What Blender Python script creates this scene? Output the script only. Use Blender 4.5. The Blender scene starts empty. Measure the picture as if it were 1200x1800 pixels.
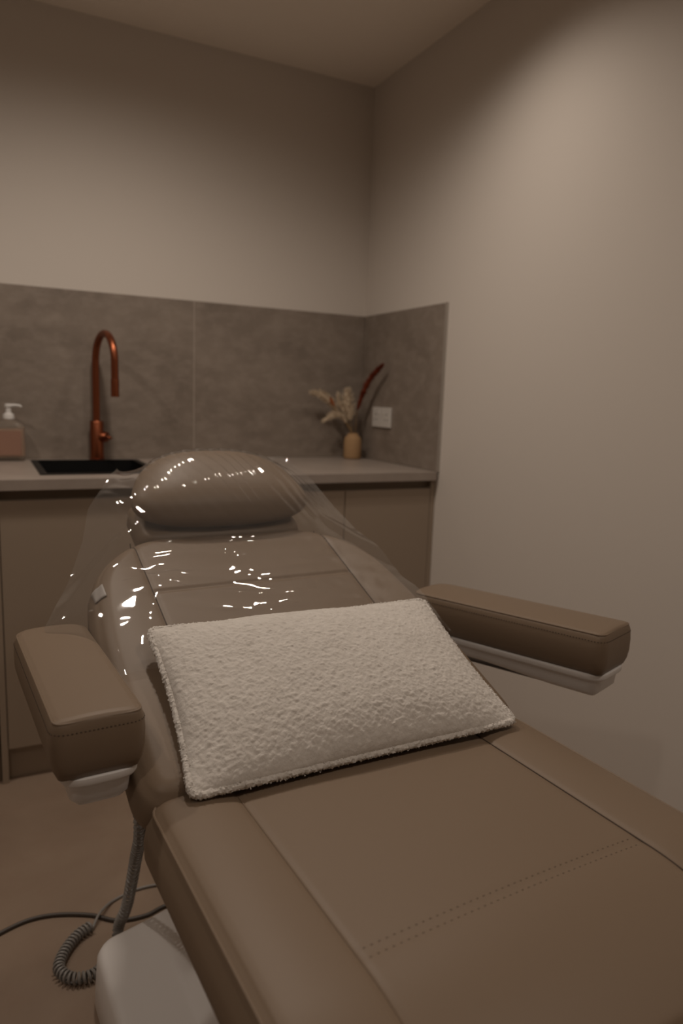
import bpy, bmesh, math, random
import numpy as np
from mathutils import Vector, Matrix, Euler

random.seed(7); rng = np.random.default_rng(7)
S = bpy.context.scene
COL = S.collection
PI = math.pi
R = math.radians

# ------------------------------------------------------------------ helpers
def link(o, parent=None):
    COL.objects.link(o)
    if parent is not None:
        o.parent = parent
    return o

def mesh_obj(name, verts, faces, mat, parent=None, smooth=True, merge=0.0, autosmooth=None):
    me = bpy.data.meshes.new(name)
    me.from_pydata([tuple(map(float, v)) for v in verts], [], [tuple(f) for f in faces])
    bm = bmesh.new(); bm.from_mesh(me)
    if merge:
        bmesh.ops.remove_doubles(bm, verts=bm.verts, dist=merge)
    bmesh.ops.recalc_face_normals(bm, faces=bm.faces)
    if autosmooth is not None:
        for e in bm.edges:
            if len(e.link_faces) == 2 and e.calc_face_angle(0) > R(autosmooth):
                e.smooth = False
    bm.to_mesh(me); bm.free()
    for p in me.polygons:
        p.use_smooth = smooth
    me.materials.append(mat)
    return link(bpy.data.objects.new(name, me), parent)

def empty(name, loc=(0, 0, 0), rz=0.0):
    o = bpy.data.objects.new(name, None)
    o.empty_display_size = .1
    o.location = loc; o.rotation_euler = (0, 0, rz)
    return link(o)

def tag(o, label, cat, group=None):
    o['label'] = label; o['category'] = cat
    if group: o['group'] = group
    return o

def structure(o, label=None, cat=None):
    o['kind'] = 'structure'
    if label: o['label'] = label
    if cat: o['category'] = cat
    return o

class MB:
    """collects shapes into one mesh"""
    def __init__(s): s.v = []; s.f = []
    def add(s, v, f):
        n = len(s.v); s.v += [tuple(map(float, a)) for a in v]; s.f += [tuple(i + n for i in q) for q in f]; return s
    def box(s, a, b, bev=0.0):
        bm = bmesh.new()
        bmesh.ops.create_cube(bm, size=1)
        c = [(a[i] + b[i]) / 2 for i in range(3)]; d = [abs(b[i] - a[i]) for i in range(3)]
        for v in bm.verts: v.co = Vector([c[i] + v.co[i] * d[i] for i in range(3)])
        if bev:
            bmesh.ops.bevel(bm, geom=list(bm.edges), offset=bev, segments=2, profile=.5, affect='EDGES')
        bm.verts.index_update()
        s.add([v.co[:] for v in bm.verts], [[v.index for v in f.verts] for f in bm.faces]); bm.free(); return s
    def tube(s, pts, r, n=12, cap=True, closed=False):
        P = [Vector(p) for p in pts]; N = len(P)
        rr = r if hasattr(r, '__len__') else [r] * N
        T = []
        for i in range(N):
            if closed: t = P[(i + 1) % N] - P[i - 1]
            else: t = P[min(i + 1, N - 1)] - P[max(i - 1, 0)]
            T.append(t.normalized() if t.length > 1e-9 else Vector((0, 0, 1)))
        up = Vector((0, 0, 1)) if abs(T[0].z) < .9 else Vector((1, 0, 0))
        nrm = (up - T[0] * up.dot(T[0])).normalized()
        vs = []
        for i in range(N):
            nrm = (nrm - T[i] * nrm.dot(T[i]))
            nrm = nrm.normalized() if nrm.length > 1e-9 else T[i].orthogonal().normalized()
            b = T[i].cross(nrm)
            for k in range(n):
                a = 2 * PI * k / n
                vs.append(P[i] + (nrm * math.cos(a) + b * math.sin(a)) * rr[i])
        fs = []
        for i in range(N if closed else N - 1):
            j = (i + 1) % N
            for k in range(n):
                fs.append((i * n + k, i * n + (k + 1) % n, j * n + (k + 1) % n, j * n + k))
        if cap and not closed:
            fs.append(tuple(range(n))[::-1]); fs.append(tuple((N - 1) * n + k for k in range(n)))
        return s.add(vs, fs)
    def lathe(s, prof, c=(0, 0, 0), n=40, sx=1.0, sy=1.0):
        vs = []; m = len(prof)
        for (r, z) in prof:
            for k in range(n):
                a = 2 * PI * k / n
                vs.append((c[0] + r * sx * math.cos(a), c[1] + r * sy * math.sin(a), c[2] + z))
        fs = [(i * n + k, i * n + (k + 1) % n, (i + 1) * n + (k + 1) % n, (i + 1) * n + k) for i in range(m - 1) for k in range(n)]
        fs.append(tuple(range(n))[::-1]); fs.append(tuple((m - 1) * n + k for k in range(n)))
        return s.add(vs, fs)
    def build(s, name, mat, parent=None, smooth=True, ang=35):
        return mesh_obj(name, s.v, s.f, mat, parent, smooth, 0, ang)

def catmull(pts, m=10):
    P = [Vector(p) for p in pts]; out = []
    for i in range(len(P) - 1):
        p0 = P[max(i - 1, 0)]; p1 = P[i]; p2 = P[i + 1]; p3 = P[min(i + 2, len(P) - 1)]
        for k in range(m):
            t = k / m
            out.append(.5 * ((2 * p1) + (p2 - p0) * t + (2 * p0 - 5 * p1 + 4 * p2 - p3) * t * t + (3 * p1 - p0 - 3 * p2 + p3) * t ** 3))
    out.append(P[-1]); return out

def vnoise(x, y, seed=0):
    """vectorised value noise, about -1..1"""
    xi = np.floor(x).astype(np.int64); yi = np.floor(y).astype(np.int64)
    fx = x - xi; fy = y - yi
    fx = fx * fx * (3 - 2 * fx); fy = fy * fy * (3 - 2 * fy)
    def h(a, b):
        n = (a * 374761393 + b * 668265263 + seed * 1442695041) & 0xffffffff
        n = ((n ^ (n >> 13)) * 1274126177) & 0xffffffff
        return ((n ^ (n >> 16)) & 0xffff) / 32767.5 - 1
    return (h(xi, yi) * (1 - fx) + h(xi + 1, yi) * fx) * (1 - fy) + (h(xi, yi + 1) * (1 - fx) + h(xi + 1, yi + 1) * fx) * fy

# ------------------------------------------------------------------ materials
def new_mat(name):
    m = bpy.data.materials.new(name); m.use_nodes = True
    nt = m.node_tree
    return m, nt, nt.nodes['Principled BSDF']

def nd(nt, t, **kw):
    n = nt.nodes.new(t)
    for k, v in kw.items():
        if k in n.inputs: n.inputs[k].default_value = v
        else: setattr(n, k, v)
    return n

def simple(name, col, rough=.5, metal=0.0, spec=.5, bump=None, var=None, coat=0.0):
    """bump=(scale,strength,distance), var=(scale, other colour, detail)"""
    m, nt, b = new_mat(name)
    b.inputs['Base Color'].default_value = (*col, 1)
    b.inputs['Roughness'].default_value = rough
    b.inputs['Metallic'].default_value = metal
    b.inputs['Specular IOR Level'].default_value = spec
    b.inputs['Coat Weight'].default_value = coat
    tc = nd(nt, 'ShaderNodeTexCoord')
    if var:
        n = nd(nt, 'ShaderNodeTexNoise', Scale=var[0], Detail=var[2] if len(var) > 2 else 4.0)
        nt.links.new(tc.outputs['Object'], n.inputs['Vector'])
        r = nd(nt, 'ShaderNodeValToRGB')
        r.color_ramp.elements[0].position = .35; r.color_ramp.elements[1].position = .65
        r.color_ramp.elements[0].color = (*col, 1); r.color_ramp.elements[1].color = (*var[1], 1)
        nt.links.new(n.outputs['Fac'], r.inputs['Fac']); nt.links.new(r.outputs['Color'], b.inputs['Base Color'])
    if bump:
        n = nd(nt, 'ShaderNodeTexNoise', Scale=bump[0], Detail=3.0)
        nt.links.new(tc.outputs['Object'], n.inputs['Vector'])
        bp = nd(nt, 'ShaderNodeBump', Strength=bump[1], Distance=bump[2])
        nt.links.new(n.outputs['Fac'], bp.inputs['Height']); nt.links.new(bp.outputs['Normal'], b.inputs['Normal'])
    return m

def stone(name, c1, c2, c3, s1, s2, rough, stretch=(1, 1, 1)):
    m, nt, b = new_mat(name)
    tc = nd(nt, 'ShaderNodeTexCoord'); mp = nd(nt, 'ShaderNodeMapping'); mp.inputs['Scale'].default_value = stretch
    nt.links.new(tc.outputs['Object'], mp.inputs['Vector'])
    n1 = nd(nt, 'ShaderNodeTexNoise', Scale=s1, Detail=6.0, Roughness=.6, Distortion=.6)
    n2 = nd(nt, 'ShaderNodeTexNoise', Scale=s2, Detail=5.0, Roughness=.7)
    for n in (n1, n2): nt.links.new(mp.outputs['Vector'], n.inputs['Vector'])
    r = nd(nt, 'ShaderNodeValToRGB')
    r.color_ramp.elements[0].position = .3; r.color_ramp.elements[0].color = (*c1, 1)
    r.color_ramp.elements[1].position = .72; r.color_ramp.elements[1].color = (*c2, 1)
    nt.links.new(n1.outputs['Fac'], r.inputs['Fac'])
    r2 = nd(nt, 'ShaderNodeValToRGB')
    r2.color_ramp.elements[0].position = .45; r2.color_ramp.elements[0].color = (0, 0, 0, 1)
    r2.color_ramp.elements[1].position = .75; r2.color_ramp.elements[1].color = (.6, .6, .6, 1)
    nt.links.new(n2.outputs['Fac'], r2.inputs['Fac'])
    mx = nd(nt, 'ShaderNodeMixRGB'); mx.inputs['Color2'].default_value = (*c3, 1)
    nt.links.new(r2.outputs['Color'], mx.inputs['Fac']); nt.links.new(r.outputs['Color'], mx.inputs['Color1'])
    nt.links.new(mx.outputs['Color'], b.inputs['Base Color'])
    b.inputs['Roughness'].default_value = rough
    bp = nd(nt, 'ShaderNodeBump', Strength=.08, Distance=.002)
    nt.links.new(n2.outputs['Fac'], bp.inputs['Height']); nt.links.new(bp.outputs['Normal'], b.inputs['Normal'])
    return m

WALL = (.66, .605, .55)
M = {}
M['wall'] = simple('wall_paint', WALL, .75, bump=(180, .05, .001), spec=.25)
M['ceiling'] = simple('ceiling_paint', (.90, .82, .73), .9, spec=.2)
M['floor'] = stone('stone_look_floor', (.215, .152, .108), (.30, .22, .16), (.25, .17, .12), 2.2, 9, .55)
M['splash'] = stone('taupe_stone_splashback', (.185, .150, .122), (.285, .236, .196), (.35, .295, .25), 3.2, 16, .42, (1, 1, 1.6))
M['worktop'] = stone('grey_stone_worktop', (.30, .25, .215), (.37, .315, .275), (.33, .28, .24), 8, 60, .38)
M['joint'] = simple('pale_joint', (.42, .36, .31), .6)
M['cabinet'] = simple('greige_laminate', (.33, .262, .20), .5, spec=.35)
M['recess'] = simple('dark_rail_laminate', (.22, .172, .125), .6, spec=.3)
M['copper'] = simple('brushed_copper', (.29, .092, .045), .33, 1.0)
M['black'] = simple('black_composite', (.006, .006, .006), .45, spec=.3)
M['vinyl'] = simple('taupe_upholstery', (.205, .147, .100), .48, spec=.38, bump=(420, .10, .0006))
M['thread'] = simple('tan_thread', (.33, .255, .19), .7)
M['seam'] = simple('dark_seam', (.075, .052, .038), .8)
M['stitch'] = simple('brown_thread', (.11, .08, .058), .8)
M['white'] = simple('white_abs_plastic', (.78, .755, .74), .38, spec=.4)
M['grey'] = simple('grey_rubber_cable', (.25, .235, .22), .45)
M['cable'] = simple('brown_black_cable', (.06, .047, .038), .5)
M['vase'] = simple('sand_ceramic', (.40, .25, .13), .8, spec=.2, bump=(60, .15, .002))
M['cream'] = simple('dried_cream_plume', (.62, .51, .38), .95, spec=.1)
M['rust'] = simple('dried_rust_plume', (.21, .046, .022), .95, spec=.1)
M['orange'] = simple('dried_orange_bud', (.42, .13, .04), .9, spec=.1)
M['stalk'] = simple('dried_stalk', (.28, .18, .09), .85, spec=.1)
M['switch'] = simple('white_switch_plastic', (.63, .60, .56), .35)
M['slot'] = simple('dark_pin_slot', (.05, .045, .04), .6)
M['trim'] = simple('satin_metal_edge', (.42, .38, .34), .4, .3)
M['pump'] = simple('white_pump_plastic', (.72, .70, .68), .4)
M['label'] = simple('rose_brown_label', (.30, .165, .115), .6)
M['tagm'] = simple('pale_label_vinyl', (.40, .37, .35), .5)
M['chrome'] = simple('steel_drain', (.4, .4, .4), .3, 1.0)

def bottle_mat():
    m, nt, b = new_mat('clear_bottle_plastic')
    b.inputs['Base Color'].default_value = (.85, .76, .66, 1)
    b.inputs['Roughness'].default_value = .15
    b.inputs['Transmission Weight'].default_value = .85
    b.inputs['IOR'].default_value = 1.2
    return m
M['bottle'] = bottle_mat()
M['soap'] = simple('amber_soap', (.42, .27, .17), .3)

def boucle_mat():
    m, nt, b = new_mat('cream_boucle')
    tc = nd(nt, 'ShaderNodeTexCoord')
    v = nd(nt, 'ShaderNodeTexVoronoi', Scale=260.0); n = nd(nt, 'ShaderNodeTexNoise', Scale=210.0, Detail=3.0, Distortion=1.2)
    n2 = nd(nt, 'ShaderNodeTexNoise', Scale=75.0, Detail=4.0)
    for q in (v, n, n2): nt.links.new(tc.outputs['Object'], q.inputs['Vector'])
    r = nd(nt, 'ShaderNodeValToRGB')
    r.color_ramp.elements[0].position = .3; r.color_ramp.elements[0].color = (.61, .57, .525, 1)
    r.color_ramp.elements[1].position = .6; r.color_ramp.elements[1].color = (.67, .63, .585, 1)
    nt.links.new(n2.outputs['Fac'], r.inputs['Fac']); nt.links.new(r.outputs['Color'], b.inputs['Base Color'])
    ad = n
    bp = nd(nt, 'ShaderNodeBump', Strength=.55, Distance=.0014)
    nt.links.new(ad.outputs[0], bp.inputs['Height']); nt.links.new(bp.outputs['Normal'], b.inputs['Normal'])
    b.inputs['Roughness'].default_value = .95; b.inputs['Specular IOR Level'].default_value = .1
    b.inputs['Sheen Weight'].default_value = .15
    return m
M['boucle'] = boucle_mat()

def film_mat():
    m = bpy.data.materials.new('clear_plastic_film'); m.use_nodes = True
    nt = m.node_tree; nt.nodes.remove(nt.nodes['Principled BSDF'])
    out = nt.nodes['Material Output']
    geo = nd(nt, 'ShaderNodeNewGeometry')
    mr = nd(nt, 'ShaderNodeMapRange'); mr.inputs['To Min'].default_value = 1.46; mr.inputs['To Max'].default_value = 1 / 1.46
    nt.links.new(geo.outputs['Backfacing'], mr.inputs['Value'])
    tc = nd(nt, 'ShaderNodeTexCoord')
    n = nd(nt, 'ShaderNodeTexNoise', Scale=9.0, Detail=1.5, Distortion=1.0)
    nt.links.new(tc.outputs['Object'], n.inputs['Vector'])
    bp = nd(nt, 'ShaderNodeBump', Strength=.12, Distance=.004)
    nt.links.new(n.outputs['Fac'], bp.inputs['Height'])
    fr = nd(nt, 'ShaderNodeFresnel'); nt.links.new(mr.outputs['Result'], fr.inputs['IOR']); nt.links.new(bp.outputs['Normal'], fr.inputs['Normal'])
    mu = nd(nt, 'ShaderNodeMath', operation='MULTIPLY', use_clamp=True); mu.inputs[1].default_value = 1.3
    nt.links.new(fr.outputs['Fac'], mu.inputs[0])
    tr = nd(nt, 'ShaderNodeBsdfTransparent', Color=(.97, .97, .97, 1))
    gl = nd(nt, 'ShaderNodeBsdfGlossy', Roughness=.035); nt.links.new(bp.outputs['Normal'], gl.inputs['Normal'])
    di = nd(nt, 'ShaderNodeBsdfDiffuse', Color=(.8, .8, .8, 1))
    m0 = nd(nt, 'ShaderNodeMixShader', Fac=.035)
    nt.links.new(tr.outputs[0], m0.inputs[1]); nt.links.new(di.outputs[0], m0.inputs[2])
    m1 = nd(nt, 'ShaderNodeMixShader')
    nt.links.new(mu.outputs[0], m1.inputs['Fac']); nt.links.new(m0.outputs[0], m1.inputs[1]); nt.links.new(gl.outputs[0], m1.inputs[2])
    nt.links.new(m1.outputs[0], out.inputs['Surface'])
    return m
M['film'] = film_mat()

# ------------------------------------------------------------------ room shell
XL, YF, ZC = -3.3, -4.4, 2.39
DEP, ZT, ZB, ZS = .611, .90, .868, 1.492
def shell(name, a, b, mat):
    return structure(MB().box(a, b).build(name, mat, smooth=False))
shell('floor', (XL - .1, YF - .1, -.1), (.1, .1, 0), M['floor'])
shell('ceiling', (XL - .1, YF - .1, ZC), (.1, .1, ZC + .1), M['ceiling'])
shell('wall_back', (XL - .1, 0, 0), (.1, .1, ZC), M['wall'])
shell('wall_right', (0, YF, 0), (.1, 0, ZC), M['wall'])
shell('wall_left', (XL - .1, YF, 0), (XL, 0, ZC), M['wall'])
shell('wall_front', (XL - .1, YF - .1, 0), (.1, YF, ZC), M['wall'])

# ------------------------------------------------------------------ splashback slabs
XJ = -.7375
for a, b, lab in (((-2.2, -.008, ZT), (XJ - .0015, -.0005, ZS), 'taupe stone splashback slab on the back wall behind the copper faucet'),
                  ((XJ + .0015, -.008, ZT), (-.0085, -.0005, ZS), 'taupe stone splashback slab on the back wall between joint and corner, behind the vase')):
    o = MB().box(a, b, .001).build('splashback_slab', M['splash'], smooth=False)
    tag(o, lab, 'splashback')
o = MB().box((-.008, -DEP + .006, ZT), (-.0005, -.0005, ZS), .001).build('splashback_slab', M['splash'], smooth=False)
tag(o, 'short taupe stone splashback slab on the right wall, holding the white socket', 'splashback')
MB().box((-.0095, -DEP, ZT), (-.0005, -DEP + .006, ZS + .001)).build('edge_trim', M['trim'], o, smooth=False)
o = MB().box((XJ - .0015, -.0075, ZT), (XJ + .0015, -.0005, ZS)).build('trim_1', M['joint'], smooth=False)
structure(o)

# ------------------------------------------------------------------ cabinets
FD = DEP - .02
def cabinet(x0, x1, doors, label, filler=False, left_panel=False):
    e = empty('base_cabinet', ((x0 + x1) / 2, -FD / 2, 0)); tag(e, label, 'cabinet')
    e_off = Vector(e.location)
    def L(mb): mb.v = [(v[0] - e_off.x, v[1] - e_off.y, v[2] - e_off.z) for v in mb.v]; return mb
    xa = x0 + (.018 if left_panel else 0); xb = x1 - (.018 if filler else 0)
    cb = MB()
    cb.box((xa, -FD + .024, .10), (xa + .016, -.012, .8662)); cb.box((xb - .016, -FD + .024, .10), (xb, -.012, .8662))
    cb.box((xa + .016, -FD + .024, .10), (xb - .016, -.012, .118)); cb.box((xa + .016, -.018, .118), (xb - .016, -.012, .8662))
    L(cb).build('carcass', M['cabinet'], e, smooth=False)
    L(MB().box((xa, -FD + .022, .836), (xb, -FD + .026, .8665)).box((xa, -FD + .0235, .80), (xb, -FD + .026, .8365))).build('handle_rail', M['recess'], e, smooth=False)
    L(MB().box((xa, -FD + .03, 0), (xb, -FD + .046, .0995))).build('plinth', M['recess'] if False else M['cabinet'], e, smooth=False)
    if filler:
        L(MB().box((xb, -FD, 0), (x1, -FD + .5, .8665), .001)).build('end_panel', M['cabinet'], e, smooth=False)
    if left_panel:
        L(MB().box((x0, -FD, 0), (xa, -FD + .5, .8665), .001)).build('end_panel', M['cabinet'], e, smooth=False)
    for (a, b) in doors:
        L(MB().box((a + .0015, -FD, .105), (b - .0015, -FD + .019, .838), .001)).build('door', M['cabinet'], e, smooth=False)
    return e
cabinet(-.7205, -.001, [(-.7205, -.368), (-.368, -.0195)], 'greige handleless base cabinet in the corner under the vase', filler=True)
cabinet(-1.459, -.722, [(-1.440, -.722)], 'greige handleless base cabinet under the black sink, with an end panel on its left', left_panel=True)
cabinet(-2.2, -1.462, [(-2.2, -1.831), (-1.831, -1.463)], 'greige base cabinet at the left edge, beyond the sink cabinet end panel')

# worktop with a sink cut-out
SX0, SX1, SY0, SY1 = -1.322, -.972, -.515, -.085
def worktop():
    xs = [-2.2, SX0, SX1, -.0095]; ys = [-DEP, SY0, SY1, -.0085]
    v = []; f = []
    idx = {}
    for k, z in enumerate((ZB, ZT)):
        for i, x in enumerate(xs):
            for j, y in enumerate(ys):
                idx[i, j, k] = len(v); v.append((x, y, z))
    for i in range(3):
        for j in range(3):
            if (i, j) == (1, 1): continue
            for k in (0, 1):
                f.append([idx[i, j, k], idx[i + 1, j, k], idx[i + 1, j + 1, k], idx[i, j + 1, k]])
    def side(a, b): f.append([idx[a[0], a[1], 0], idx[b[0], b[1], 0], idx[b[0], b[1], 1], idx[a[0], a[1], 1]])
    for i in range(3): side((i, 0), (i + 1, 0)); side((i, 3), (i + 1, 3)); side((0, i), (0, i + 1)); side((3, i), (3, i + 1))
    side((1, 1), (2, 1)); side((1, 2), (2, 2)); side((1, 1), (1, 2)); side((2, 1), (2, 2))
    o = mesh_obj('worktop', v, f, M['worktop'], smooth=False)
    m = o.modifiers.new('b', 'BEVEL'); m.width = .0015; m.segments = 2; m.limit_method = 'ANGLE'
    return tag(o, 'grey stone-look worktop running along the back wall, cut out for the sink', 'worktop')
worktop()

# ------------------------------------------------------------------ sink
def sink():
    e = empty('kitchen_sink', ((SX0 + SX1) / 2, (SY0 + SY1) / 2, .70)); tag(e, 'black inset sink in the grey worktop in front of the copper faucet', 'sink')
    ex, ey, ez = e.location
    hx, hy = (SX1 - SX0) / 2 - .004, (SY1 - SY0) / 2 - .004
    t = .012
    mb = MB()
    mb.box((-hx, -hy, 0), (hx, hy, .008))
    mb.box((-hx, -hy, .008), (-hx + t, hy, .198)); mb.box((hx - t, -hy, .008), (hx, hy, .198))
    mb.box((-hx + t, -hy, .008), (hx - t, -hy + t, .198)); mb.box((-hx + t, hy - t, .008), (hx - t, hy, .198))
    mb.build('basin', M['black'], e, smooth=False)
    rm = MB(); w = .020; z0, z1 = .2003, .2035; ox, oy = hx + .008, hy + .008
    rm.box((-ox, -oy, z0), (-hx + t, oy, z1)); rm.box((hx - t, -oy, z0), (ox, oy, z1))
    rm.box((-hx + t, -oy, z0), (hx - t, -hy + t, z1)); rm.box((-hx + t, hy - t, z0), (hx - t, oy, z1))
    rm.build('rim', M['black'], e, smooth=False)
    MB().lathe([(.0, .0082), (.042, .0082), (.044, .010), (.036, .0115), (.0, .0105)], (0, 0, 0), 32).build('drain', M['chrome'], e)
sink()

# ------------------------------------------------------------------ faucet
def faucet():
    e = empty('kitchen_faucet', (-1.102, -.045, ZT)); tag(e, 'copper gooseneck faucet standing behind the black sink', 'faucet')
    MB().lathe([(.0, .0), (.027, .0), (.027, .004), (.022, .006), (.0, .006)]).build('base_flange', M['copper'], e)
    MB().lathe([(.0, .005), (.0235, .005), (.0235, .136), (.0215, .139), (.0, .139)]).build('body', M['copper'], e)
    d = Vector((.036, -.186, 0)).normalized(); rad = .094
    pts = [Vector((0, 0, z)) for z in np.linspace(.135, .345, 12)]
    for a in np.linspace(0, PI, 28)[1:]:
        pts.append(d * (rad * (1 - math.cos(a))) + Vector((0, 0, .345 + rad * 1.02 * math.sin(a))))
    end = pts[-1]
    for z in np.linspace(.335, .285, 4): pts.append(Vector((end.x, end.y, z)))
    sp = MB().tube(pts, .0125, 18).build('spout', M['copper'], e)
    MB().tube([(end.x, end.y, .287), (end.x, end.y, .284), (end.x, end.y, .228)], [.0133, .0138, .0138], 20).build('spray_head', M['copper'], e)
    k = Vector((.80, -.60, 0)).normalized(); kz = Vector((0, 0, .083))
    MB().tube([k * .016 + kz, k * .037 + kz, k * .040 + kz], [.019, .019, .0175], 24).build('mixer_knob', M['copper'], e)
    p = k * .040 + kz
    MB().tube([p, p + k * .010 + Vector((0, 0, -.002)), p + k * .016 + Vector((0, 0, -.006))], [.006, .0055, .005], 12).build('lever', M['copper'], e)
faucet()

# ------------------------------------------------------------------ soap dispenser
def soap():
    e = empty('soap_dispenser', (-1.389, -.055, ZT)); tag(e, 'clear pump bottle of amber soap with a white pump, left of the sink', 'soap bottle'); e.scale = (1, 1, .92)
    def rr(hx, hy, r, n=10):
        out = []
        for cx, cy, a0 in ((hx - r, hy - r, 0), (-hx + r, hy - r, 90), (-hx + r, -hy + r, 180), (hx - r, -hy + r, 270)):
            for k in range(n + 1):
                a = R(a0 + 90 * k / n); out.append((cx + r * math.cos(a), cy + r * math.sin(a)))
        return out
    def loft(levels, name, mat):
        v = []; f = []; n = None
        for (hx, hy, r, z) in levels:
            o = rr(hx, hy, r); n = len(o); v += [(a, b, z) for a, b in o]
        for i in range(len(levels) - 1):
            for k in range(n): f.append((i * n + k, i * n + (k + 1) % n, (i + 1) * n + (k + 1) % n, (i + 1) * n + k))
        f.append(tuple(range(n))[::-1]); f.append(tuple((len(levels) - 1) * n + k for k in range(n)))
        return mesh_obj(name, v, f, mat, e, True, 0, 40)
    loft([(.044, .028, .016, .001), (.048, .032, .018, .006), (.048, .032, .018, .122), (.044, .029, .018, .133), (.030, .022, .016, .144), (.017, .017, .0165, .150), (.0155, .0155, .015, .156)], 'bottle', M['bottle'])
    loft([(.042, .026, .015, .014), (.0455, .0295, .017, .018), (.0455, .0295, .017, .116), (.044, .028, .016, .117)], 'soap', M['soap'])
    lb = MB().box((-.034, -.0332, .022), (.036, -.0322, .112)); lb.build('label', M['label'], e, smooth=False)
    pm = MB().lathe([(0, .154), (.018, .154), (.018, .166), (.016, .172), (.009, .176), (.008, .196), (.0115, .198), (.0115, .206), (.008, .209), (0, .209)])
    pm.build('pump', M['pump'], e)
    MB().tube([(0, 0, .202), (.022, -.006, .204), (.036, -.010, .203), (.040, -.011, .198)], [.007, .0052, .0042, .0036], 12).build('nozzle', M['pump'], e)
soap()

# ------------------------------------------------------------------ vase and dried stems
VX, VY = -.085, -.088
def vase():
    prof = [(0, 0), (.030, 0), (.0345, .002), (.0365, .008), (.037, .05), (.036, .078), (.032, .09), (.024, .098), (.0215, .101), (.0215, .106), (.0175, .107), (.0165, .10), (.0165, .03), (0, .028)]
    o = MB().lathe(prof, (0, 0, 0), 48).build('bud_vase', M['vase'], None, ang=50)
    o.location = (VX, VY, ZT)
    tag(o, 'small sand coloured ceramic bottle vase on the worktop in the corner', 'vase')
vase()
def plume(mb, pts, rmax, n, seed, up=.6, ln=.02, thick=.0012, taper=True):
    """soft plume: many short hairs leaving a curved spine"""
    rs = random.Random(seed); P = catmull(pts, 14)
    for i in range(n):
        t = rs.random(); k = min(int(t * (len(P) - 1)), len(P) - 2); p = P[k].lerp(P[k + 1], rs.random())
        ax = (P[k + 1] - P[k]).normalized()
        o = ax.orthogonal().normalized(); o.rotate(__import__('mathutils').Quaternion(ax, rs.uniform(0, 2 * PI)))
        prof = math.sin(PI * min(1, (t * .92 + .06))) ** .6 if taper else 1
        tip = p + o * rmax * prof * rs.uniform(.5, 1) + ax * ln * rs.uniform(.4, 1)
        mid = p.lerp(tip, .5) + o * rmax * .1
        mb.tube([p, mid, tip], [thick, thick * .9, thick * .3], 4, cap=False)
    mb.tube(P, [rmax * .42 * (math.sin(PI * (j / (len(P) - 1) * .9 + .08)) ** .7) + .0008 for j in range(len(P))], 8)
def stem(name, path, head, rmax, n, seed, mat, label, hair=.02, srad=.0013, g='dried stems in the vase'):
    e = empty(name, (VX, VY, ZT + .03)); off = Vector(e.location)
    tag(e, label, 'dried flower', g)
    st = catmull([Vector(p) - off for p in path], 10)
    MB().tube(st, srad, 8).build('stalk', M['stalk'], e)
    mb = MB(); plume(mb, [Vector(p) - off for p in head], rmax, n, seed, ln=hair)
    mb.build('plume', mat, e)
    return e
b0 = (VX - .003, VY + .002, ZT + .035); b1 = (VX - .008, VY, ZT + .105)
stem('dried_grass_stem', [b0, b1, (-.135, -.085, 1.062), (-.165, -.083, 1.10)], [(-.155, -.083, 1.088), (-.190, -.082, 1.132), (-.228, -.081, 1.158), (-.272, -.080, 1.168)], .026, 420, 1, M['cream'],
     'long cream dried plume arching to the upper left, its tip furthest left of the bunch')
stem('dried_grass_stem', [(VX + .002, VY - .003, ZT + .035), (VX - .006, VY - .003, ZT + .105), (-.125, -.09, 1.055)], [(-.12, -.09, 1.05), (-.145, -.092, 1.078), (-.180, -.094, 1.080), (-.222, -.096, 1.058)], .022, 320, 2, M['cream'],
     'cream dried plume drooping to the lower left, lowest of the bunch')
stem('dried_grass_stem', [(VX, VY + .004, ZT + .035), (VX - .002, VY + .003, ZT + .105), (-.098, -.085, 1.07)], [(-.100, -.085, 1.06), (-.106, -.084, 1.10), (-.116, -.083, 1.135), (-.112, -.082, 1.182)], .040, 520, 3, M['cream'],
     'broad cream dried plume standing upright in the middle of the vase')
stem('dried_grass_stem', [(VX - .004, VY - .004, ZT + .035), (VX - .006, VY - .004, ZT + .105), (-.125, -.08, 1.085)], [(-.12, -.08, 1.08), (-.138, -.079, 1.11), (-.150, -.078, 1.135), (-.155, -.077, 1.160)], .018, 240, 4, M['cream'],
     'short cream dried plume leaning between the tall arching one and the upright one')
e = stem('dried_bud_stem', [(VX + .004, VY, ZT + .035), (VX - .004, VY + .004, ZT + .105), (-.15, -.095, 1.09), (-.186, -.098, 1.125)], [(-.182, -.098, 1.118), (-.192, -.099, 1.132), (-.198, -.100, 1.146)], .010, 120, 5, M['orange'],
     'small orange dried bud on a thin stalk among the cream plumes', hair=.008)
stem('dried_cattail_stem', [(VX + .005, VY + .003, ZT + .035), (VX + .010, VY, ZT + .105), (-.072, -.088, 1.085), (-.069, -.094, 1.115)], [(-.070, -.092, 1.105), (-.066, -.122, 1.165), (-.060, -.165, 1.225), (-.052, -.212, 1.262), (-.048, -.246, 1.284)], .017, 900, 6, M['rust'],
     'tall rust-red dried reed plume leaning right beyond the vase', hair=.012)

# ------------------------------------------------------------------ wall socket
def socket():
    e = empty('wall_socket', (-.008, -.197, 1.078)); tag(e, 'white double wall socket on the right-hand splashback beside the vase', 'socket')
    MB().box((-.009, -.0725, -.040), (0, .0725, .040), .002).build('faceplate', M['switch'], e, smooth=False)
    for s in (-1, 1):
        MB().box((-.0112, s * .018 - .0055, .012), (-.0088, s * .018 + .0055, .029), .001).build('rocker_switch', M['switch'], e, smooth=False)
        pn = MB()
        for (dy, dz, w, h) in ((0, .012, .0022, .004), (-.011, -.010, .0035, .0018), (.011, -.010, .0035, .0018)):
            pn.box((-.0094, s * .045 + dy - w, dz - h), (-.0088, s * .045 + dy + w, dz + h))
        pn.build('pin_holes', M['slot'], e, smooth=False)
socket()

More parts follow.
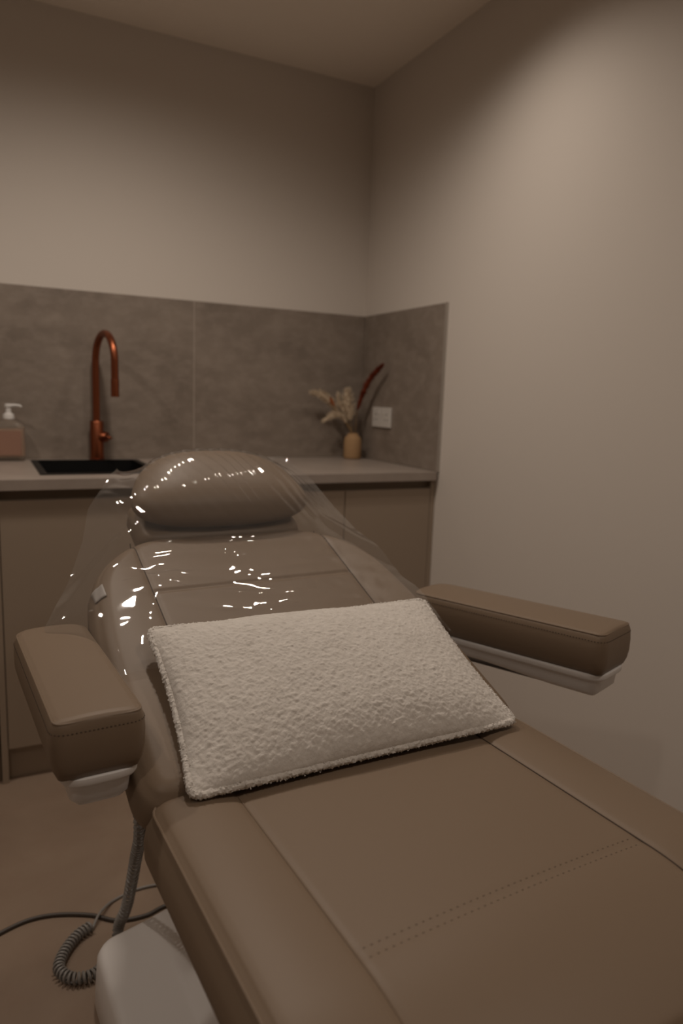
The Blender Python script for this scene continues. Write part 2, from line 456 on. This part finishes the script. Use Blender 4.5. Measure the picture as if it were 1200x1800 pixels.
# ------------------------------------------------------------------ treatment chair (local axes: x across, y towards the head, z up)
CH_LOC = (-1.005, -1.94, 0); CH_RZ = R(3.2)
chair = empty('treatment_chair', CH_LOC, CH_RZ)
tag(chair, 'taupe upholstered reclining treatment chair with white shell and splayed right armrest', 'treatment chair')
SEATZ = .65
TH = R(22.8)

def fillet(poly, rad, n=8):
    out = []; N = len(poly)
    for i in range(N):
        p = Vector(poly[i]); a = (Vector(poly[i - 1]) - p); b = (Vector(poly[(i + 1) % N]) - p)
        r = rad[i] if hasattr(rad, '__len__') else rad
        r = min(r, a.length * .48, b.length * .48)
        A = p + a.normalized() * r; B = p + b.normalized() * r
        for k in range(n + 1):
            t = k / n; out.append(((1 - t) ** 2 * A + 2 * t * (1 - t) * p + t * t * B)[:])
    return np.array(out)

def resample(poly, n):
    P = np.vstack([poly, poly[:1]]); d = np.r_[0, np.cumsum(np.linalg.norm(np.diff(P, axis=0), axis=1))]
    s = np.linspace(0, d[-1], n, endpoint=False)
    return np.stack([np.interp(s, d, P[:, 0]), np.interp(s, d, P[:, 1])], 1)

def polydist(poly, x, y):
    A = poly; B = np.roll(poly, -1, 0); out = np.full(x.shape, 1e9)
    for a, b in zip(A, B):
        d = b - a; L = d @ d
        t = np.clip(((x - a[0]) * d[0] + (y - a[1]) * d[1]) / max(L, 1e-12), 0, 1)
        out = np.minimum(out, np.hypot(x - a[0] - t * d[0], y - a[1] - t * d[1]))
    return out

def pad_mesh(poly, zt, Redge, feat, levels, nu=150, nv=150):
    """upholstered pad: star-shaped outline poly, top at zt with rounded edge, feat(x,y)->dz, levels=[(outset,z)] for the side wall"""
    poly = np.asarray(poly, float); c = poly.mean(0)
    hx = np.ptp(poly[:, 0]) / 2; hy = np.ptp(poly[:, 1]) / 2
    c = np.array([(poly[:, 0].max() + poly[:, 0].min()) / 2, (poly[:, 1].max() + poly[:, 1].min()) / 2])
    u = np.linspace(-1, 1, nu); v = np.linspace(-1, 1, nv)
    U, V = np.meshgrid(u, v, indexing='ij')
    X = U * hx; Y = V * hy
    # radial scale so that the rectangle border lands on the outline
    ang = np.arctan2(poly[:, 1] - c[1], poly[:, 0] - c[0]); rad = np.hypot(poly[:, 0] - c[0], poly[:, 1] - c[1])
    o = np.argsort(ang); ang = ang[o]; rad = rad[o]
    A = np.arctan2(Y, X)
    rp = np.interp(A, ang, rad, period=2 * PI)
    ca, sa = np.abs(np.cos(A)), np.abs(np.sin(A))
    rr = np.minimum(hx / np.maximum(ca, 1e-9), hy / np.maximum(sa, 1e-9))
    rho = np.hypot(X, Y) / rr      # 0..1 (1 on the border)
    s = 1 + (rp / rr - 1) * rho ** 3
    X = X * s + c[0]; Y = Y * s + c[1]
    d = polydist(poly, X, Y)
    border = np.zeros_like(d, bool); border[0, :] = border[-1, :] = True; border[:, 0] = border[:, -1] = True
    d[border] = 0
    q = 1 - np.clip(d / Redge, 0, 1)
    Z = zt - Redge * (1 - np.sqrt(np.clip(1 - q * q, 0, 1))) + feat(X, Y, d)
    vs = np.stack([X, Y, Z], -1).reshape(-1, 3).tolist()
    idx = np.arange(nu * nv).reshape(nu, nv)
    fs = [(idx[i, j], idx[i + 1, j], idx[i + 1, j + 1], idx[i, j + 1]) for i in range(nu - 1) for j in range(nv - 1)]
    ring = list(idx[:, 0]) + list(idx[-1, 1:]) + list(idx[-2::-1, -1]) + list(idx[0, -2:0:-1])
    base = np.array([vs[i] for i in ring]); nxt = np.roll(base, -1, 0) - np.roll(base, 1, 0)
    nr = np.stack([nxt[:, 1], -nxt[:, 0]], 1); nr /= np.maximum(np.linalg.norm(nr, axis=1, keepdims=True), 1e-9)
    if ((base[:, :2] - c) * nr).sum() < 0: nr = -nr
    prev = ring
    for (off, z) in levels:
        st = len(vs)
        xy = base[:, :2] + nr * off
        vs += [[a, b, z] for a, b in xy]
        cur = list(range(st, st + len(ring)))
        n = len(ring)
        fs += [(prev[k], prev[(k + 1) % n], cur[(k + 1) % n], cur[k]) for k in range(n)]
        prev = cur
    fs.append(tuple(prev))
    return vs, fs

def to_backrest(v):
    """backrest frame (a across, b up the slope, h off the slope) -> chair local"""
    a, b, h = v
    return (a, b * math.cos(TH) - h * math.sin(TH), SEATZ + b * math.sin(TH) + h * math.cos(TH))

def groove(x, at, w): return np.exp(-((x - at) / w) ** 2)

# seat cushion
seat_poly = resample(fillet([(-.303, .042), (-.303, -.470), (.303, -.470), (.303, .042)], [.035, .07, .07, .035]), 220)
def seat_feat(X, Y, d):
    z = np.zeros_like(X)
    ax = np.abs(X)
    bol = np.clip((ax - .195) / .10, 0, 1)
    z += .006 * np.sin(PI * np.clip(bol, 0, 1)) ** .8 * np.clip(d / .02, 0, 1)
    z -= .0014 * groove(ax, .195, .0045)
    z += .004 * (1 - (X / .195) ** 2) * (ax < .195)
    z -= (.0008 * groove(Y, -.295, .009)) * (ax < .195)
    z -= .0015 * groove(d, .0085, .0018)
    z -= .042 * np.clip((-.31 - Y) / .16, 0, 1) ** 2
    return z
v, f = pad_mesh(seat_poly, SEATZ, .017, seat_feat, [(.005, .625), (.0085, .608), (.0075, .590), (.001, .575), (-.012, .566), (-.03, .563)], 210, 190)
seat = mesh_obj('seat', v, f, M['vinyl'], chair)

def on_seat(x, y, lift=.0):
    P = np.array([[x]]), np.array([[y]])
    d = polydist(seat_poly, *P); q = 1 - np.clip(d / .017, 0, 1)
    return float((SEATZ - .017 * (1 - np.sqrt(np.clip(1 - q * q, 0, 1))) + seat_feat(P[0], P[1], d))[0, 0]) + lift
# piping welt following the outline of the seat top
ctr = seat_poly.mean(0)
def inset(poly, d):
    t = np.roll(poly, -1, 0) - np.roll(poly, 1, 0); n = np.stack([-t[:, 1], t[:, 0]], 1); n /= np.linalg.norm(n, axis=1, keepdims=True)
    if ((poly - poly.mean(0)) * n).sum() > 0: n = -n
    return poly + n * d
w = inset(seat_poly, .0040)
MB().tube([(a, b, on_seat(a, b, .0002)) for a, b in w], .0019, 8, closed=True).build('piping', M['vinyl'], seat)
for s in (-1, 1):
    MB().tube([(s * .195, y, on_seat(s * .195, y, .0007)) for y in np.linspace(.0, -.44, 60)], .0010, 6).build('seam', M['seam' if s > 0 else 'vinyl'], seat)
def stitches(name, pts, parent, mat, ln=.0035, r=.0006):
    mb = MB()
    for a, b in pts: mb.tube([a, b], r, 5)
    o = mb.build(name, mat, parent); o['kind'] = 'stuff'; return o
st = []
for yy in (-.289, -.301):
    for x in np.arange(-.186, .187, .0085):
        st.append(((x, yy, on_seat(x, yy, .0001)), (x + .0022, yy, on_seat(x + .0022, yy, .0001))))
stitches('stitching', st, seat, M['stitch'], r=.00045)

# leg rest beyond the seat front
leg_poly = resample(fillet([(-.295, -.495), (-.27, -1.02), (.27, -1.02), (.295, -.495)], [.06, .1, .1, .06]), 200)
def leg_feat(X, Y, d):
    z = -.0045 * groove(np.abs(X), .19, .0035) + .006 * np.sin(PI * np.clip((np.abs(X) - .19) / .1, 0, 1)) ** .8
    return z - .0035 * groove(d, .020, .0025) + (Y + .495) * .10
v, f = pad_mesh(leg_poly, .628, .03, leg_feat, [(.002, .560), (-.01, .530), (-.03, .52)], 100, 100)
MBo = mesh_obj('leg_rest', v, f, M['vinyl'], chair)

# backrest
back_poly = resample(fillet([(-.312, .012), (-.312, .34), (-.285, .510), (-.185, .607), (.185, .607), (.285, .510), (.312, .34), (.312, .012)], [.05, .3, .12, .06, .06, .12, .3, .05]), 240)
def back_feat(X, Y, d):
    ax = np.abs(X); xs = .195
    z = -.0016 * groove(ax, xs, .0050)
    z += .005 * np.sin(PI * np.clip((ax - xs) / .105, 0, 1)) ** .8 * np.clip(d / .03, 0, 1)
    for yy in (.43, .30): z -= .0035 * groove(Y, yy, .004) * (ax < xs)
    z -= .0018 * groove(d, .012, .0020)
    return z
v, f = pad_mesh(back_poly, 0.0, .034, back_feat, [(.002, -.045), (.0, -.056), (-.010, -.066), (-.04, -.070)], 190, 190)
back = mesh_obj('backrest', [to_backrest(q) for q in v], f, M['vinyl'], chair)
def on_back(x, y, lift=0.0):
    P = np.array([[x]]), np.array([[y]])
    d = polydist(back_poly, *P); q = 1 - np.clip(d / .034, 0, 1)
    return float((-.034 * (1 - np.sqrt(np.clip(1 - q * q, 0, 1))) + back_feat(P[0], P[1], d))[0, 0]) + lift
for s in (-1, 1):
    MB().tube([to_backrest((s * .195, y, on_back(s * .195, y, .0006))) for y in np.linspace(.03, .597, 60)], .0010, 6).build('seam', M['seam'], back)
# pale sewn-in tag on the left edge of the backrest
tgv = []
for i in range(7):
    for j in range(7):
        a = -.291 + .018 * i / 6; b = .426 + .036 * j / 6
        tgv.append(to_backrest((a, b, on_back(a, b, .0030))))
tgf = [(i * 7 + j, (i + 1) * 7 + j, (i + 1) * 7 + j + 1, i * 7 + j + 1) for i in range(6) for j in range(6)]
tg = mesh_obj('care_tag', tgv, tgf, M['tagm'], back); tg['label'] = 'pale sewn-in tag'
sm = tg.modifiers.new('s', 'SOLIDIFY'); sm.thickness = .0008

# head rest support and oval head rest
hp = resample(fillet([(-.172, .600), (-.172, .74), (.172, .74), (.172, .600)], .03), 120)
v, f = pad_mesh(hp, -.006, .018, lambda X, Y, d: X * 0, [(.001, -.05), (-.01, -.062)], 60, 40)
mesh_obj('headrest_support', [to_backrest(q) for q in v], f, M['vinyl'], chair)
HC = (.004, .694, .044); HS = (.178, .098, .050); HT = R(12)
def head_pts(nu=72, nv=48):
    vs = []
    def sp(x, p): return math.copysign(abs(x) ** p, x)
    for j in range(nv + 1):
        ph = -PI / 2 + PI * j / nv
        for i in range(nu):
            t = 2 * PI * i / nu
            x = sp(math.cos(t), .72) * sp(math.cos(ph), .8); y = sp(math.sin(t), .72) * sp(math.cos(ph), .8); z = sp(math.sin(ph), .9)
            x *= 1 - .20 * y - .04 * z
            X, Y, Z = x * HS[0], y * HS[1], z * HS[2]
            Y2 = Y * math.cos(HT) - Z * math.sin(HT); Z2 = Y * math.sin(HT) + Z * math.cos(HT)
            vs.append((HC[0] + X, HC[1] + Y2, HC[2] + Z2))
    return vs, nu, nv
hv, nu, nv = head_pts()
hf = [(j * nu + i, j * nu + (i + 1) % nu, (j + 1) * nu + (i + 1) % nu, (j + 1) * nu + i) for j in range(nv) for i in range(nu)]
mesh_obj('headrest', [to_backrest(q) for q in hv], hf, M['vinyl'], chair, merge=.0005)

# armrests: pad with piped top edge, stitched side, white shell below
def armrest(loc, rz, label, outer=0.0, rx=0.0, L=.37, W=.108):
    e = bpy.data.objects.new('armrest', None); link(e, chair); e.location = loc; e.rotation_euler = (rx, 0, rz); e['label'] = label
    # local: front edge centre of the top at origin, +y to the rear, length .37
    poly = resample(fillet([(-W / 2, .0), (W / 2, .0), (W / 2, L), (-W / 2, L)], [.017, .017, .03, .03]), 180)
    def feat(X, Y, d): return .0035 * (1 - (X / (W / 2)) ** 2) - .0012 * groove(d, .006, .0016)
    v, f = pad_mesh(poly, 0, .007, feat, [(.0020, -.012), (.0030, -.030), (.0020, -.050), (-.001, -.064), (-.006, -.075), (-.012, -.0765)], 50, 120)
    pad = mesh_obj('pad', v, f, M['vinyl'], e)
    MB().tube([(a, b, -.0022) for a, b in inset(poly, .0025)], .0016, 8, closed=True).build('piping', M['vinyl'], pad)
    q = resample(inset(poly, -.0022), 190)
    stitches('stitching', [((a[0], a[1], -.0135), (a[0] * .6 + b[0] * .4, a[1] * .6 + b[1] * .4, -.0135)) for a, b in zip(q, np.roll(q, -1, 0))], pad, M['seam'], r=.0007)
    # shell: lofted tray, lip on top, deeper towards the front
    vs = []; fs = []
    levels = [(-.006, -.0760, 0), (-.0035, -.0775, 0), (-.0035, -.085, 0), (-.006, -.0885, 0), (-.0105, -.0905, 0), (-.0125, -.095, 0), (-.0150, -.112, .6), (-.024, -.121, 1), (-.045, -.123, 1)]
    xo = -W / 2 + outer
    sp = resample(fillet([(xo, .0), (W / 2, .0), (W / 2, L), (xo, L)], [.036, .036, .04, .04], 12), 180)
    for (off, z, k) in levels:
        P = inset(sp, -off)
        for a, b in P:
            t = b / L
            dz = k * (.007 * min(1, max(0, (t - .25) / .35)) - .024 * max(0, (t - .70) / .30))
            vs.append((a, b, z + dz))
    n = len(sp)
    for i in range(len(levels) - 1):
        for k in range(n): fs.append((i * n + k, i * n + (k + 1) % n, (i + 1) * n + (k + 1) % n, (i + 1) * n + k))
    fs.append(tuple(range(n))[::-1]); fs.append(tuple((len(levels) - 1) * n + k for k in range(n)))
    sh = mesh_obj('shell', vs, fs, M['white'], e, True, 0, 50); sh['label'] = 'white plastic underside'
    return e
armrest((-.353, .045, .77), R(1.0), 'left armrest, near the camera', .006)
armrest((.522, .016, .77), R(16.3), 'right armrest, swung outward', 0.0, R(-1.8), .42, .118)
# brackets carrying the armrests, from the back frame
MB().tube([(-.355, .36, .664), (-.345, .36, .62), (-.27, .36, .60)], .016, 16).build('armrest_bracket', M['white'], chair)
MB().tube([(.425, .31, .650), (.38, .33, .62), (.25, .35, .60)], .016, 16).build('armrest_bracket', M['white'], chair)

# white frame under seat and back, lift column, base
fr = MB()
fr.box((-.24, -.42, .515), (.24, .05, .561), .012)
fr.build('seat_frame', M['white'], chair)
fr = MB(); fr.box((-.23, .05, -.107), (.23, .55, -.071), .012); fr.v = [to_backrest(q) for q in fr.v]
fr.build('back_frame', M['white'], chair)
MB().box((-.13, -.20, .15), (.13, .16, .514), .02).build('lift_column', M['white'], chair)
base_poly = resample(fillet([(-.290, -.62), (.290, -.62), (.290, .485), (.21, .500), (0, .560), (-.21, .500), (-.290, .485)], [.1, .1, .05, .05, .2, .05, .05]), 200)
def base_feat(X, Y, d): return .028 * (1 - np.clip((np.abs(X) - .13) / .04, 0, 1)) * np.clip((.42 - Y) / .06, 0, 1) * np.clip(d / .05, 0, 1)
v, f = pad_mesh(base_poly, .115, .016, base_feat, [(.003, .06), (.006, .012), (.0, .002), (-.02, .0)], 120, 150)
bs = mesh_obj('base', v, f, M['white'], chair); bs['label'] = 'white floor base'

# ------------------------------------------------------------------ coiled cable and power cables
def world_curve(name, pts, mat, r, m=12):
    return MB().tube(catmull(pts, m), r, 8).build(name, mat)
cp = catmull([(-1.262, -1.62, .505), (-1.252, -1.58, .39), (-1.244, -1.49, .28), (-1.246, -1.40, .12), (-1.255, -1.352, .040), (-1.262, -1.365, .016), (-1.278, -1.395, .0135),
              (-1.306, -1.4285, .0135), (-1.333, -1.436, .0135), (-1.362, -1.424, .0135), (-1.378, -1.391, .0135), (-1.363, -1.350, .0135), (-1.334, -1.314, .0135), (-1.302, -1.297, .0135)], 24)
def helix(path, rad, pitch, per=10):
    out = []; ph = 0.0
    up = Vector((.3, .9, .2)).normalized(); prev = None
    d = [0]
    for i in range(1, len(path)): d.append(d[-1] + (path[i] - path[i - 1]).length)
    tot = d[-1]
    dd = np.array(d); PP = np.array([p[:] for p in path])
    s0 = np.linspace(0, tot, 4000); loc = pitch * np.where(s0 < .50, 1.75, 1.0)     # the hanging length is pulled open
    turns = np.r_[0, np.cumsum(np.diff(s0) / loc[1:])]; n = int(turns[-1] * per)
    ss = np.interp(np.arange(n) / per, turns, s0)
    Q = np.stack([np.interp(ss, dd, PP[:, k]) for k in range(3)], 1)
    nrm = up
    for i in range(n):
        t = Vector(Q[min(i + 1, n - 1)] - Q[max(i - 1, 0)]).normalized()
        nrm = (nrm - t * nrm.dot(t)).normalized(); b = t.cross(nrm)
        a = 2 * PI * i / per
        out.append(Vector(Q[i]) + (nrm * math.cos(a) + b * math.sin(a)) * rad)
    return out
coil = empty('coiled_cable', (-1.30, -1.40, 0)); tag(coil, 'grey coiled hand-control cable hanging from the chair and looping on the floor', 'cable')
h = helix(cp, .0095, .0088)
hm = MB().tube([p - coil.location for p in h], .0030, 6); hm.build('coil', M['grey'], coil)
tail = catmull([(-1.302, -1.297, .006), (-1.288, -1.275, .014), (-1.274, -1.255, .0125), (-1.246, -1.224, .004), (-1.19, -1.208, .004), (-1.13, -1.215, .004), (-1.05, -1.25, .004)], 10)
MB().tube([p - coil.location for p in tail], .0030, 8).build('tail', M['grey'], coil)
o = world_curve('power_cable', [(-1.60, -1.31, .0045), (-1.54, -1.262, .0045), (-1.481, -1.231, .0045), (-1.424, -1.214, .0045), (-1.367, -1.221, .0045), (-1.30, -1.252, .0045), (-1.25, -1.292, .0045), (-1.19, -1.302, .0045), (-1.13, -1.29, .0045), (-1.03, -1.33, .0045)], M['cable'], .0042)
tag(o, 'dark thin power cable lying across the floor behind the white base', 'cable')

# ------------------------------------------------------------------ boucle cushion
cm, sm_ = math.cos(CH_RZ), math.sin(CH_RZ)
def chair_world(q):
    return Vector((CH_LOC[0] + q[0] * cm - q[1] * sm_, CH_LOC[1] + q[0] * sm_ + q[1] * cm, q[2]))
def cushion():
    BL = np.array(chair_world((-.256, .002, .664))); BR = np.array(chair_world((.256, -.018, .667)))
    TL = np.array(chair_world(to_backrest((-.242, .288, .040)))); TR = np.array(chair_world(to_backrest((.256, .272, .040))))
    nu, nv = 440, 270
    u = np.linspace(-1, 1, nu); v = np.linspace(-1, 1, nv); U, V = np.meshgrid(u, v, indexing='ij')
    # edges drawn in between the corners
    du = .022 * (1 - V ** 2) * U; dv = np.where(V < 0, .006, .026) * (1 - U ** 2) * V
    u2 = U - du * 1.6; v2 = V - dv
    s = (u2 + 1) / 2; t = (v2 + 1) / 2
    P = ((1 - s) * (1 - t))[..., None] * BL + (s * (1 - t))[..., None] * BR + ((1 - s) * t)[..., None] * TL + (s * t)[..., None] * TR
    n = np.cross(BR - BL, TL - BL); n /= np.linalg.norm(n)
    bulge = (np.clip(1 - U ** 2, 0, 1) * np.clip(1 - V ** 2, 0, 1)) ** .52
    e = empty('boucle_cushion', tuple((BL + BR) / 2)); off = np.array(e.location)
    tag(e, 'cream boucle lumbar cushion leaning on the chair back', 'cushion')
    X = U * .25; Y = V * .15
    w0 = vnoise(X * 70, Y * 70, 7); w1 = vnoise(X * 210, Y * 210, 1); w5 = vnoise(X * 150 + .5 * w0, Y * 190, 12); w6 = vnoise(X * 170 + Y * 60, Y * 130 - X * 40, 13); w2 = vnoise(X * 330 + w1, Y * 330 - w1, 2); w3 = vnoise(X * 22, Y * 22, 3); w4 = vnoise(X * 9, Y * 9, 4)
    edge = np.clip((1 - np.maximum(np.abs(U), np.abs(V))) / .03, 0, 1)
    tex = (.0005 * w1 + .0005 * w2 + .0010 * w3 + .0012 * np.clip(w5 - .15, 0, 1) + .0010 * np.clip(w6 - .2, 0, 1)) * (.35 + .65 * edge)
    F = P + n * (.052 * bulge + .0025 * w4 * edge + tex + .001)[..., None] - off
    B = P - n * (.026 * bulge + .0008)[..., None] - off
    idx = np.arange(nu * nv).reshape(nu, nv)
    vs = F.reshape(-1, 3).tolist() + B.reshape(-1, 3).tolist(); N = nu * nv
    fs = [(idx[i, j], idx[i + 1, j], idx[i + 1, j + 1], idx[i, j + 1]) for i in range(nu - 1) for j in range(nv - 1)]
    fs += [tuple(N + k for k in q[::-1]) for q in fs]
    ring = list(idx[:, 0]) + list(idx[-1, 1:]) + list(idx[-2::-1, -1]) + list(idx[0, -2:0:-1])
    m = len(ring)
    fs += [(ring[k], ring[(k + 1) % m], N + ring[(k + 1) % m], N + ring[k]) for k in range(m)]
    mesh_obj('cover', vs, fs, M['boucle'], e)
    # fluffy piped edge: a lumpy tube plus curls of yarn
    rp = P.reshape(-1, 3)[ring] - off
    d = np.r_[0, np.cumsum(np.linalg.norm(np.diff(np.vstack([rp, rp[:1]]), axis=0), axis=1))]
    ss = np.linspace(0, d[-1], 900, endpoint=False)
    Q = np.stack([np.interp(ss, d, np.r_[rp[:, k], rp[0, k]]) for k in range(3)], 1)
    k = np.ones(17) / 17
    Q = np.stack([np.convolve(np.r_[Q[-8:, a], Q[:, a], Q[:8, a]], k, 'valid') for a in range(3)], 1)
    mb = MB(); n_ = 12
    rs = np.random.default_rng(3)
    tg = np.roll(Q, -1, 0) - np.roll(Q, 1, 0); tg /= np.linalg.norm(tg, axis=1, keepdims=True)
    side = np.cross(tg, n)
    vv = []
    for i in range(len(Q)):
        for q in range(n_):
            a = 2 * PI * q / n_; r = .0053 + .0007 * rs.normal()
            vv.append(Q[i] + (n * math.cos(a) + side[i] * math.sin(a)) * r)
    ff = [(i * n_ + q, i * n_ + (q + 1) % n_, ((i + 1) % 900) * n_ + (q + 1) % n_, ((i + 1) % 900) * n_ + q) for i in range(900) for q in range(n_)]
    mb.add(vv, ff)
    for i in range(900):
        c = Q[rs.integers(900)]; o = rs.normal(size=3); o /= np.linalg.norm(o); p2 = rs.normal(size=3); p2 /= np.linalg.norm(p2)
        c0 = c + o * .0052; a = rs.uniform(.0012, .0026)
        mb.tube([Vector(c0), Vector(c0 + o * a * .8 + p2 * a * .6), Vector(c0 + p2 * a * 1.2)], .0006, 4, cap=False)
    mb.build('piping', M['boucle'], e)
cushion()

# ------------------------------------------------------------------ clear plastic cover stretched over head rest and back
def film():
    nu, nv = 150, 150
    bs_ = np.linspace(.235, .86, nv)
    aL = np.interp(bs_, [.235, .33, .40, .50, .58, .66, .76, .86], [-.345, -.350, -.372, -.318, -.285, -.262, -.205, -.165])
    aR = np.interp(bs_, [.235, .33, .56, .70, .80, .86], [.315, .303, .262, .222, .188, .16])
    k = np.ones(5) / 5
    aR = np.convolve(np.r_[[aR[0]] * 2, aR, [aR[-1]] * 2], k, 'valid')
    u = np.linspace(0, 1, nu)
    A = aL[None, :] * (1 - u[:, None]) + aR[None, :] * u[:, None]; Bc = np.repeat(bs_[None, :], nu, 0)
    # obstacle: top of the back pad, and of the head rest
    d = polydist(back_poly, A, Bc)
    c = np.array([0, .3])
    ang = np.arctan2(back_poly[:, 1] - c[1], back_poly[:, 0]); rad = np.hypot(back_poly[:, 0], back_poly[:, 1] - c[1]); o = np.argsort(ang)
    inside = np.hypot(A, Bc - c[1]) < np.interp(np.arctan2(Bc - c[1], A), ang[o], rad[o], period=2 * PI)
    q = 1 - np.clip(d / .034, 0, 1)
    ob = np.where(inside, -.034 * (1 - np.sqrt(np.clip(1 - q * q, 0, 1))) + np.maximum(back_feat(A, Bc, d), 0), -.12)
    H = np.array(head_pts(260, 180)[0])
    ui = np.full(len(H), -1)
    bi = np.clip(np.round((H[:, 1] - bs_[0]) / (bs_[1] - bs_[0])).astype(int), 0, nv - 1)
    uu = (H[:, 0] - aL[bi]) / (aR[bi] - aL[bi]); ui = np.clip(np.round(uu * (nu - 1)).astype(int), 0, nu - 1)
    hob = np.full((nu, nv), -1.0); np.maximum.at(hob, (ui, bi), H[:, 2])
    for _ in range(3):
        hole = hob < -.5
        nb = np.stack([np.roll(hob, s, a) for s in (1, -1) for a in (0, 1)])
        cnt = (nb > -.5).sum(0); val = np.where(nb > -.5, nb, 0).sum(0) / np.maximum(cnt, 1)
        hob = np.where(hole & (cnt >= 3), val, hob)
    sel = (ui > 0) & (ui < nu - 1) & (bi > 0) & (bi < nv - 1)
    ob = np.maximum(ob, hob) + .0035
    hL = np.interp(bs_, [.235, .33, .40, .50, .58, .66, .76, .86], [-.045, -.05, -.035, -.012, .008, .030, .040, .0])
    hR = np.interp(bs_, [.235, .33, .56, .70, .80, .86], [-.012, .004, .018, .050, .060, .02])
    h = np.maximum(ob, hL[None, :] * (1 - u[:, None]) + hR[None, :] * u[:, None])
    bot = h[:, 0].copy(); 
    for it in range(2600):
        hn = h.copy()
        hn[1:-1, 1:-1] = .25 * (h[2:, 1:-1] + h[:-2, 1:-1] + h[1:-1, 2:] + h[1:-1, :-2])
        h = np.maximum(hn, ob)
        h[0, :] = np.maximum(hL, ob[0]); h[-1, :] = np.maximum(hR, ob[-1]); h[:, 0] = np.maximum(bot, ob[:, 0])
        h[1:-1, -1] = np.maximum(ob[1:-1, -1], h[1:-1, -2] - .003)
    # tension folds running from the head rest down to the lower corners, plus soft crumples
    th = np.arctan2(A + .01, .80 - Bc); rr = np.hypot(A + .01, .80 - Bc)
    fold = np.maximum(0, vnoise(th * 7, rr * 2, 11)) ** 2 * np.clip(rr / .3, 0, 1)
    hz = np.clip((Bc - .55) / .06, 0, 1)                       # pleats over the head rest run up and down
    pl = np.sin(2 * PI * (A + .45 * (Bc - .7)) / .026 + 2.2 * vnoise(A * 14, Bc * 6, 21)) * (.35 + .65 * np.clip(vnoise(A * 11 + 5, Bc * 5, 22) + .5, 0, 1))
    warp = Bc + .014 * vnoise(A * 7, Bc * 3, 31) + .05 * A
    rd = np.zeros_like(A)                                      # cross folds over the back run side to side
    for (b0, a0, a1, wd, am) in ((.505, -.10, .14, .010, .0034), (.475, -.25, -.02, .008, .0024), (.425, -.28, -.10, .009, .0030), (.372, -.14, .09, .009, .0036), (.335, -.05, .20, .010, .0024), (.445, .05, .25, .012, .0020)):
        rd += am * np.exp(-((warp - b0) / wd) ** 2) * np.clip((A - a0) / .05, 0, 1) * np.clip((a1 - A) / .05, 0, 1)
    dg = (A + .215) * .62 + (Bc - .46) * .78; rd += .0032 * np.exp(-(dg / .007) ** 2) * np.clip((.10 - np.hypot(A + .19, Bc - .43)) / .04, 0, 1)
    cr = vnoise(A * 22 + Bc * 4, Bc * 64, 5) + .8 * vnoise(A * 48 - Bc * 9, Bc * 52, 6) + 1.3 * vnoise(A * 13, Bc * 30 + A * 8, 7)
    rim = np.clip(np.minimum(u, 1 - u)[:, None] / .12, 0, 1)
    h = h + .0015 + .0095 * fold * (1 - hz) + .0016 * pl * hz * rim + rd + .00095 * cr * (1 - .75 * hz) * (.45 + .55 * np.clip((A + .24) / .08, 0, 1))
    edge = (1 - rim) ** 2
    h = h + edge * .006 * vnoise(A * 14, Bc * 18, 9)
    e_pts = [chair_world(to_backrest((A[i, j], Bc[i, j], h[i, j]))) for i in range(nu) for j in range(nv)]
    idx = np.arange(nu * nv).reshape(nu, nv)
    fs = [(idx[i, j], idx[i + 1, j], idx[i + 1, j + 1], idx[i, j + 1]) for i in range(nu - 1) for j in range(nv - 1)]
    o = mesh_obj('plastic_cover', e_pts, fs, M['film'])
    return tag(o, 'crinkled clear plastic cover stretched over the headrest and upper backrest', 'plastic cover')
film()

# ------------------------------------------------------------------ ceiling downlights
def downlight(x, y, w, cone=168, r=.045, col=(1, .875, .755)):
    l = bpy.data.lights.new('ceiling_downlight', 'SPOT'); l.energy = w; l.spot_size = R(cone); l.spot_blend = 1.0
    l.color = col; l.shadow_soft_size = r
    o = bpy.data.objects.new('ceiling_downlight', l); o.location = (x, y, ZC - .05); link(o)
for (x, y, w, cone) in ((-.42, -1.10, 11, 145), (-1.08, -.95, 29, 168), (-2.05, -1.0, 20, 168), (-.60, -2.75, 20, 168), (-2.05, -2.75, 14, 168)):
    downlight(x, y, w, cone)
wd = bpy.data.worlds.new('world'); S.world = wd; wd.use_nodes = True
wd.node_tree.nodes['Background'].inputs[0].default_value = (0, 0, 0, 1)

# ------------------------------------------------------------------ camera
cam = bpy.data.cameras.new('camera'); co = bpy.data.objects.new('camera', cam); link(co)
r_ = Vector((.8944477, -.44580012, .035008)); u_ = Vector((.0401489, .1580318, .98661746)); f_ = Vector((.44536657, .88107219, -.15924956))
mw = Matrix((r_, u_, -f_)).transposed().to_4x4(); mw.translation = (-1.47216518, -2.75164278, 1.15550974)
co.matrix_world = mw
cam.sensor_fit = 'VERTICAL'; cam.sensor_height = 36; cam.sensor_width = 24; cam.lens = 1256.17 / 1800 * 36
cam.clip_start = .02
cam.dof.use_dof = True; cam.dof.focus_distance = 1.05; cam.dof.aperture_fstop = 3.2
S.camera = co
vs_ = S.view_settings; vs_.view_transform = 'Standard'; vs_.look = 'None'; vs_.gamma = 1; vs_.exposure = 0.0; vs_.use_curve_mapping = False
